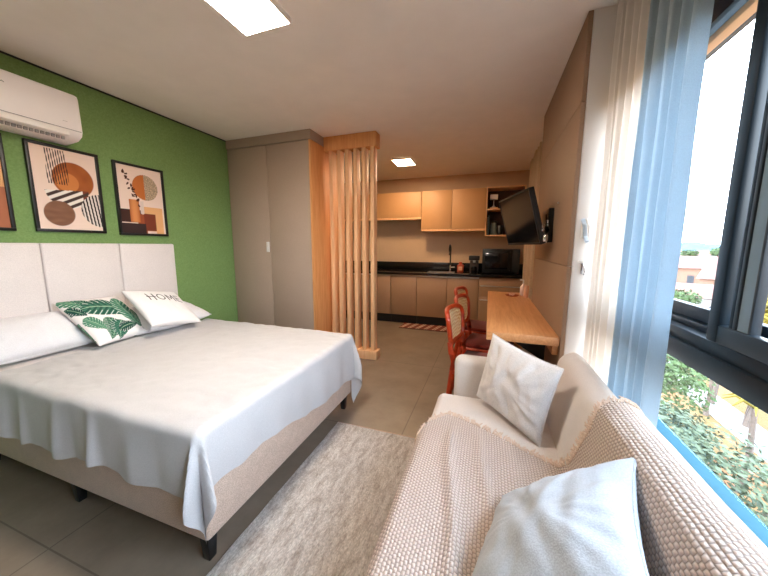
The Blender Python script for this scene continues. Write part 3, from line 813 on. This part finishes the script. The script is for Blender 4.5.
# ================================================================== DESK
t = thing('desk', 'long light wooden wall desk between the sofa and the kitchen', 'desk', (.22, 3.0, 0))
part('desktop', B(.01, .438, 2.055, 3.98, .745, .80, .002), M['desk_wood'], t)
part('side_panel', B(.05, .436, 3.90, 3.94, 0, .744, .002), M['desk_wood'], t)
part('wall_batten', B(.405, .438, 2.08, 3.88, .68, .744, .002), M['desk_wood'], t)
for y in (2.3, 3.0):
    bm = bmesh.new(); prof = [(.404, .742), (.12, .742), (.12, .725), (.404, .55)]
    prism_y(bm, prof, y, y+.025); part('bracket', bm, M['black_matte'], t)
t = thing('spray_bottle', 'pale pink spray bottle at the far end of the desk', 'bottle', (.40, 3.72, .80))
part('body', lathe(bmesh.new(), (.39, 3.75, .801), [(.032, 0), (.034, .01), (.034, .10), (.014, .125), (.013, .135)], 18), M['bottle'], t)
part('pump', T([(.39, 3.75, .934), (.39, 3.75, .975), (.355, 3.74, .982)], .008, 8), M['white'], t)
single('canister', lathe(bmesh.new(), (.41, 3.62, .801), [(.022, 0), (.024, .008), (.024, .12), (.02, .13)], 16), M['label'], 'slim beige canister in front of the pink spray bottle', 'canister', (.41, 3.62, .801))
t = thing('trinket_tray', 'small red brown tray of trinkets left of the pink spray bottle', 'tray', (.27, 3.68, .80))
part('tray', lathe(bmesh.new(), (.27, 3.68, .801), [(.06, 0), (.075, .012), (.07, .012), (.058, .004)], 20), M['red_tray'], t)
for q in ((.25, 3.68), (.29, 3.70), (.275, 3.655)): part('trinket', lathe(bmesh.new(), (*q, .806), [(.006, 0), (.014, .008), (.012, .02), (.003, .024)], 12), M['bottle'], t)

# ================================================================== CHAIRS
def make_chair():
    t = thing('dining_chair', 'x', 'chair', (0, 0, 0), 'chairs at the desk')
    # seat
    part('seat_frame', B(-.20, .22, -.21, .21, .405, .44, .012, 3), M['chair_wood'], t)
    bm = B(-.19, .215, -.20, .20, .44, .475, .016, 3); part('seat_pad', bm, M['chair_seat'], t)
    for s in (-1, 1):
        part('leg', T([(.185, s*.175, .42), (.20, s*.185, .2), (.215, s*.195, 0)], [.022, .019, .014], 10), M['chair_wood'], t)
        # rear leg runs up into the back post
        part('leg', T([(-.265, s*.195, 0), (-.225, s*.19, .22), (-.20, s*.185, .43), (-.215, s*.18, .55), (-.235, s*.178, .64)], [.016, .022, .026, .024, .018], 10, flat=((0, 1, 0), .8)), M['chair_wood'], t)
        part('side_stretcher', T([(-.235, s*.19, .2), (.195, s*.185, .22)], .011, 8), M['chair_wood'], t)
    # curved back frame: closed loop on a curved, leaning surface
    def S(y, z): return Vector((-.205-.16*(z-.5)-.05*(1-(y/.22)**2)+.02, y, z))
    loop = []
    for k in range(49):
        a = 2*PI*k/48; c, s_ = math.cos(a), math.sin(a)
        y = .195*math.copysign(abs(c)**.45, c); z = .735+.135*math.copysign(abs(s_)**.5, s_)
        loop.append(S(y*(1+.10*(z-.73)/.13), z))
    part('back_frame', T(loop, .019, 8, cap=False), M['chair_wood'], t)
    bm = bmesh.new(); grid(bm, 24, 24, lambda a, b: S(lerp(-.18, .18, a)*(1+.08*(b-.5)*2), lerp(.61, .86, b))); solidify(bm, .006)
    part('cane_back', bm, M['cane'], t)
    return t
c0 = make_chair()
chairs = [((.01, 2.38), -.16, 'reddish wooden cane-back chair nearest the sofa arm'), ((.02, 2.94), -.18, 'cane-back wooden chair in the middle of the three along the desk'), ((-.04, 3.52), -.2, 'cane-back wooden chair at the kitchen end of the desk')]
for k, ((x, y), rz, lb) in enumerate(chairs):
    o = c0 if k == 0 else copy_tree(c0)
    o.location = (x, y, 0); o.rotation_euler.z = rz; o['label'] = lb

# ================================================================== SOFA
t = thing('sofa', 'cream fabric sofa with its back to the window', 'sofa', (.15, 1.0, 0))
SYA, SYB = -.12, 1.985
def rbox(x0, x1, y0, y1, z0, z1, r, lean=0., n=3):
    bm = B(x0, x1, y0, y1, z0, z1, r, 5)
    if lean:
        for v in bm.verts: v.co.x += lean*(v.co.z-z0)
    return bm
part('base', rbox(-.24, .50, SYA+.02, SYB-.02, .08, .27, .02), M['sofa'], t)
part('seat_cushion', rbox(-.265, .40, SYA+.13, 1.862, .265, .435, .045), M['sofa'], t)
part('arm', rbox(-.175, .52, 1.866, SYB, .10, .665, .05), M['sofa'], t)
part('arm', rbox(-.175, .52, SYA, SYA+.125, .10, .665, .05), M['sofa'], t)
bm = rbox(.335, .50, SYA+.13, 1.90, .27, .785, .07)
for v in bm.verts: v.co.x += .20*(v.co.z-.43)*(1 if v.co.x < .42 else .45)
part('backrest', bm, M['sofa'], t)
for x in (-.16, .44):
    for y in (.0, 1.9): part('foot', T([(x, y, .085), (x, y, 0)], [.022, .016], 10), M['black'], t)

# ---- knitted throw: one piece from the seat front, over the seat, up the back and over it
PRO = [(-.285, .30), (-.292, .38), (-.285, .425), (-.26, .447), (-.20, .452), (-.05, .452), (.12, .449), (.26, .447), (.31, .452), (.345, .50), (.36, .58), (.378, .66), (.395, .73), (.418, .778), (.45, .799), (.49, .799), (.525, .782), (.545, .74), (.553, .65), (.556, .55)]
def resample(P, n):
    L = [0]
    for a, b in zip(P, P[1:]): L.append(L[-1]+math.dist(a, b))
    out = []
    for k in range(n+1):
        s = L[-1]*k/n; i = 0
        while i < len(L)-2 and L[i+1] < s: i += 1
        f = (s-L[i])/(L[i+1]-L[i]); out.append(tuple(lerp(P[i][c], P[i+1][c], f) for c in (0, 1)))
    return out, L[-1]
NS = 150; PR, PL = resample(PRO, NS)
EDGE = [(0, 1.28), (.10, 1.34), (.16, 1.44), (.25, 1.55), (.40, 1.49), (.55, 1.40), (.68, 1.33), (.75, 1.28), (.85, 1.24), (1.0, 1.20), (1.1, 1.23), (1.2, 1.24), (1.32, 1.22), (1.6, 1.2)]
def edge_at(s):
    for (a, b), (c, d) in zip(EDGE, EDGE[1:]):
        if s <= c: return lerp(b, d, (s-a)/(c-a))
    return EDGE[-1][1]
def throw_pt(i, yv, off=0.):
    p = PR[i]; a = PR[max(0, i-1)]; b = PR[min(NS, i+1)]
    tx, tz = b[0]-a[0], b[1]-a[1]; l = math.hypot(tx, tz) or 1; nx, nz = -tz/l, tx/l
    x, y = p[0], yv
    s = PL*i/NS
    w_ = 0
    if .12 < s < .75:   # soft ridges running across the seat
        k = sm(.15, .3, s)*(1-sm(.5, .72, s))
        for sx, am, wd in ((.30, .026, .024), (.43, .022, .022), (.56, .012, .03)):
            w_ += am*math.exp(-((s-sx-.10*(1.3-yv)-.01*math.sin(yv*9))/wd)**2)*k*sm(.55, .8, yv)*(1-sm(1.3, 1.48, yv))
    w_ += .004*(1+noise.noise(Vector((s*7, yv*7, 2))))
    w_ += off+.004
    return Vector((x+nx*w_, y, p[1]+nz*w_))
TH = thing('throw', 'chunky cream knitted throw with fringe spread over the sofa seat and back', 'throw blanket', (.1, .9, .45))
bm = bmesh.new(); NYT = 110
def tf(a, b):
    i = int(round(a*NS)); return throw_pt(i, lerp(.06, edge_at(PL*i/NS), b))
grid(bm, NS, NYT, tf, lambda a, b: (a*PL, lerp(.06, edge_at(PL*a), b)))
bmesh.ops.reverse_faces(bm, faces=bm.faces); bmesh.ops.recalc_face_normals(bm, faces=bm.faces)
part('knit', bm, M['knit'], TH)
bm = bmesh.new(); rf = random.Random(4)
for k in range(0, NS*2):
    i = min(NS, k//2); y = edge_at(PL*i/NS); p = throw_pt(i, y, .001); L = rf.uniform(.02, .045)
    d = Vector((rf.uniform(-.6, .6), 1, 0)); q = throw_pt(min(NS, max(0, i+int(rf.uniform(-3, 3)))), y+L, rf.uniform(0, .006))
    mid = (p+q)/2+Vector((0, 0, .004)); 
    tube(bm, [p, mid, q], [.0034, .0045, .0022], 5)
part('fringe', bm, M['yarn'], TH, kind='stuff')

# ---- sofa cushions
cushion('cushion', 'off-white square cushion propped against the far sofa arm', (.155, 1.625, .648), -.82, .166, -.10, .44, .39, .14, M['cush'], 21, None, 80, .011, M['cush'])
o = cushion('cushion', 'pale grey cushion in the foreground on the knitted throw', (0, 0, 0), 0, 0, 0, .46, .45, .14, M['cush_grey'], 33, None, 80, .007, M['cush_grey'], 'cushion', .10)
TL, TR, BR = Vector((.095, 1.05, .475)), Vector((.386, .96, .75)), Vector((.293, .57, .76))
u = (TR-TL).normalized(); v = (TR-BR); v = (v-u*v.dot(u)).normalized(); w_ = u.cross(v)
mm = Matrix((u, v, w_)).transposed().to_4x4(); mm.translation = TL+u*.22-v*.22; o.matrix_world = mm

# ================================================================== CURTAINS AT THE WINDOW
t = thing('curtain', 'pale beige sheer curtain hanging beside the pier, behind the blue-grey curtain', 'curtain', (.6, 1.8, 2.58))
part('cloth', drape(.615, 1.70, 2.0, .03, 2.57, .02, 4.5, 5, -.06, 140, 30), M['sheer'], t)
t = thing('curtain', 'heavy blue-grey curtain in deep folds in front of the window', 'curtain', (.6, 1.4, 2.58))
part('cloth', drape(.605, 1.315, 1.70, .03, 2.57, .021, 4.6, 3, 0, 240, 40, 0., True), M['curtain'], t)
single('curtain_track', B(.55, .68, FY+.3, 1.98, 2.572, 2.599, .003), M['white'], 'white curtain track on the ceiling over the window', 'curtain rail', (.62, .5, 2.59))

# ================================================================== OUTSIDE
GZ = -8.
struct('ground', B(2.5, 700, -300, 900, GZ-.5, GZ), M['soil'])
def at(az, dist, z=0): a = math.radians(az); return Vector((dist*math.sin(a), dist*math.cos(a), z))
def hills(name, dist, hmax, seed, mat, a0, a1):
    bm = bmesh.new()
    def fn(a, b):
        az = lerp(a0, a1, a); d = dist+b*dist*.5
        hh = hmax*(.55+.6*noise.noise(Vector((a*9, seed, 0)))+.25*noise.noise(Vector((a*30, seed, 3))))*math.sin(PI*min(1, b*.5+.0)) 
        return at(az, d, GZ+max(0, hh)-.2)
    grid(bm, 90, 12, fn); return struct(name, bm, mat, smooth=True)
hills('hills', 430, 22, 4, M['hill'], 5, 80)
# pale road
bm = bmesh.new()
def strip(a, b, w_, z):
    a, b = Vector(a), Vector(b); d = (b-a).normalized(); n = Vector((-d.y, d.x, 0))*w_/2
    return [a-n, a+n, b+n, b-n]
vs = [bm.verts.new((p.x, p.y, z)) for z in (GZ, GZ+.06) for p in strip((12.4, 10, 0), (13.8, 34, 0), 1.7, 0)]
bm.faces.new(vs[:4][::-1]); bm.faces.new(vs[4:])
for k in range(4): bm.faces.new((vs[k], vs[(k+1) % 4], vs[4+(k+1) % 4], vs[4+k]))
bmesh.ops.recalc_face_normals(bm, faces=bm.faces)
struct('path', bm, M['concrete'])

def tree_parts(root, p, h, r, mat, seed, nl=1500, leaf=.16, trunk=True, squash=.8):
    rnd = random.Random(seed); bm = bmesh.new()
    blobs = [(Vector((rnd.uniform(-.5, .5)*r, rnd.uniform(-.5, .5)*r, h-r*squash*.9+rnd.uniform(-.3, .4)*r*squash)), r*rnd.uniform(.45, .7)) for _ in range(7)]
    for k in range(nl):
        c, br = rnd.choice(blobs); d = Vector((rnd.gauss(0, 1), rnd.gauss(0, 1), rnd.gauss(0, 1))).normalized()
        q = c+Vector((d.x*br, d.y*br, d.z*br*squash))*rnd.uniform(.75, 1.05)
        n = (d+Vector((rnd.gauss(0, .6), rnd.gauss(0, .6), rnd.gauss(0, .6)+.4))).normalized()
        a = n.cross(Vector((rnd.random(), rnd.random(), .3))).normalized(); b = n.cross(a); s = leaf*rnd.uniform(.6, 1.3)
        vs = [bm.verts.new(p+q+e_) for e_ in (a*s, b*s*.5, -a*s, -b*s*.5)]
        bm.faces.new(vs)
    part('crown', bm, mat, root, smooth=False)
    if trunk:
        bm = bmesh.new(); top = h-r*squash
        tube(bm, [p, p+Vector((.05, 0, top*.5)), p+Vector((0, .05, top))], [.16*r/1.8+.04, .12*r/1.8+.03, .08], 8)
        for c, br in blobs[:4]: tube(bm, [p+Vector((0, .05, top*.8)), p+c], [.06, .03], 6)
        part('trunk', bm, M['bark'], root)
def tree(az, dist, h, r, mat, label, seed, **k):
    p = at(az, dist, GZ); o = thing('tree', label, 'tree', p, 'trees outside'); tree_parts(o, p, h, r, M[mat], seed, **k)
tree(30.8, 12.2, 4.6, 2.5, 'leaf_grey', 'large grey-green tree directly below the window, left in the lower pane', 1, nl=9000, leaf=.085)
tree(40.5, 9.6, 2.9, 1.3, 'leaf_yellow', 'yellow-green tree lowest in the lower pane, beside the window sill', 2, nl=4500, leaf=.075)
tree(24.6, 16.5, 5.4, 1.7, 'leaf_green', 'green tree beside the blue-grey curtain in the lower pane', 3, nl=4200, leaf=.09)
tree(29.8, 24, 4.6, 1.1, 'leaf_orange', 'orange-leaved tree behind the grey-green tree in the lower pane', 4, nl=1200, leaf=.14)
tree(33.4, 24, 7.3, 2.0, 'leaf_yellow', 'yellow-green tree in the right upper pane near the sash', 5, nl=2200, leaf=.16)
tree(26.2, 46, 4.8, 1.6, 'leaf_green', 'small green tree before the white building in the far upper pane', 6, nl=900, leaf=.2)
tree(24.6, 40, 2.5, 1.2, 'leaf_yellow', 'yellow bush low in the far upper pane beside the curtain', 7, nl=700, leaf=.2)
tree(29.2, 40, 2.2, 1.4, 'leaf_yellow', 'yellow bush low in the far upper pane beside the sash', 8, nl=700, leaf=.2)
FT = [(24.2, 150, 'round green tree just left of the tan house, far behind it'), (26.2, 190, 'far green tree in the upper pane, left of the white house'), (28.6, 200, 'far green tree in the upper pane beside the sash stile'),
      (33.2, 165, 'far green tree right of the sash stiles'), (35.4, 190, 'far green tree behind the terracotta-roofed house'), (37.6, 120, 'far green tree at the right edge of the photo')]
for k, (az, d, lb) in enumerate(FT): tree(az, d, 7+(k*13) % 4, 3.4, 'leaf_green', lb, 20+k, nl=300, leaf=.8)
for az, d, lb in ((33.6, 17.2, 'thin bare palm trunk rising beside the pale path'), (30.2, 26, 'thin bare trunk behind the orange-leaved tree')):
    p = at(az, d, GZ); o = thing('palm', lb, 'tree', p, 'bare trunks')
    part('trunk', T([p, p+Vector((.12, 0, 1.6)), p+Vector((.1, .1, 3.4))], [.13, .1, .09], 8), M['bark'], o)
    bm = bmesh.new()
    for k in range(9):
        a = k*2*PI/9; tube(bm, [p+Vector((.1, .1, 3.4)), p+Vector((.1+.5*math.cos(a), .1+.5*math.sin(a), 3.75)), p+Vector((.1+.95*math.cos(a), .1+.95*math.sin(a), 3.45))], [.03, .06, .01], 5)
    part('fronds', bm, M['leaf_yellow'], o)
def house(az, dist, w_, d_, h, wm, label, flat=False):
    p = at(az, dist, GZ); o = thing('house', label, 'house', p, 'houses outside')
    rz = Matrix.Rotation(-math.radians(az), 3, 'Z')
    def put(bm): bmesh.ops.rotate(bm, verts=bm.verts, cent=(0, 0, 0), matrix=rz); bmesh.ops.translate(bm, verts=bm.verts, vec=p); return bm
    wl = part('walls', put(B(-w_/2, w_/2, -d_/2, d_/2, 0, h)), wm, o)
    if flat: part('roof', put(B(-w_/2-.2, w_/2+.2, -d_/2-.2, d_/2+.2, h, h+.3)), M['concrete'], o)
    else:
        bm = bmesh.new(); r = h*.45
        a = [bm.verts.new(q) for q in ((-w_/2-.4, -d_/2-.4, h), (w_/2+.4, -d_/2-.4, h), (w_/2+.4, d_/2+.4, h), (-w_/2-.4, d_/2+.4, h))]
        b = [bm.verts.new((-w_/2-.2, 0, h+r)), bm.verts.new((w_/2+.2, 0, h+r))]
        for f in ((a[0], a[1], b[1], b[0]), (a[2], a[3], b[0], b[1]), (a[1], a[2], b[1]), (a[3], a[0], b[0]), (a[3], a[2], a[1], a[0])): bm.faces.new(f)
        part('roof', put(bm), M['brick'], o)
    n = max(2, int(w_/3))
    for k in range(n):
        x = -w_/2+(k+.5)*w_/n
        part('window', put(B(x-.5, x+.5, -d_/2-.06, -d_/2+.02, h*.35, h*.7)), M['house_win'], o)
house(27.2, 56, 7, 6, 3.2, M['house_white'], 'low white building behind the green tree in the far upper pane')
house(24.6, 92, 15, 8, 5.0, M['house_tan'], 'tan house with terracotta roof next to the curtain edge')
house(33., 100, 9, 8, 5.2, M['house_tan'], 'tan house with terracotta roof hidden partly by the sash stiles')
house(34.8, 70, 17, 9, 4.6, M['house_tan'], 'terracotta-roofed house in the right upper pane')
house(22.6, 130, 16, 9, 4.5, M['house_white'], 'distant white house beyond the tan house by the curtain')
house(27.6, 140, 18, 9, 4.4, M['house_white'], 'distant white house left of the sash stiles')
house(32.6, 130, 14, 9, 4.4, M['house_white'], 'distant white house in the right upper pane')
house(38.6, 150, 20, 9, 4.4, M['house_white'], 'distant white house at the right edge of the photo')
house(25.2, 240, 26, 10, 5, M['house_white'], 'farthest white building below the hills')

# ================================================================== LIGHT, WORLD, CAMERA
SKY = 10.5
wd = bpy.data.worlds.new('World'); SC.world = wd; wd.use_nodes = True; t = NT(wd)
bg = t.n['Background']; tc = t.add('ShaderNodeTexCoord'); sp = t.add('ShaderNodeSeparateXYZ'); t.link(tc.outputs['Generated'], sp.inputs[0])
t.link(ramp(t, sp.outputs[2], (.90, .96, 1.0), (.62, .80, 1.0), 0., .8), bg.inputs['Color']); bg.inputs['Strength'].default_value = SKY
s = bpy.data.lights.new('sun', 'SUN'); s.energy = 3.; s.angle = .02; s.color = (1, .93, .82)
so = bpy.data.objects.new('sun', s); COL.objects.link(so); so.rotation_euler = Vector((.62, .25, -.75)).to_track_quat('-Z', 'Y').to_euler(); so.location = (-20, -10, 30)
pl = bpy.data.lights.new('window_portal', 'AREA'); pl.shape = 'RECTANGLE'; pl.size = 2.5; pl.size_y = 1.65; pl.cycles.is_portal = True
po = bpy.data.objects.new('window_portal', pl); COL.objects.link(po); po.location = (.95, .79, 1.36)
po.rotation_euler = Vector((-1, 0, 0)).to_track_quat('-Z', 'Z').to_euler()

cam = bpy.data.cameras.new('camera'); cam.sensor_width = 36; cam.lens = 301/768*36; cam.clip_start = .02; cam.clip_end = 3000
co = bpy.data.objects.new('camera', cam); COL.objects.link(co); SC.camera = co
yaw, pit, rol = .3333, .1386, .0025
fw = Vector((-math.sin(yaw)*math.cos(pit), math.cos(yaw)*math.cos(pit), -math.sin(pit)))
r0 = Vector((math.cos(yaw), math.sin(yaw), 0)); u0 = r0.cross(fw)
rt = r0*math.cos(rol)+u0*math.sin(rol); up = -r0*math.sin(rol)+u0*math.cos(rol)
mw = Matrix((rt, up, -fw)).transposed().to_4x4(); mw.translation = Vector((0, 0, 1.36)); co.matrix_world = mw
vs = SC.view_settings; vs.view_transform = 'Standard'; vs.look = 'None'; vs.gamma = 1; vs.use_curve_mapping = False; vs.exposure = .96
SC.cycles.max_bounces = 10; SC.cycles.diffuse_bounces = 6
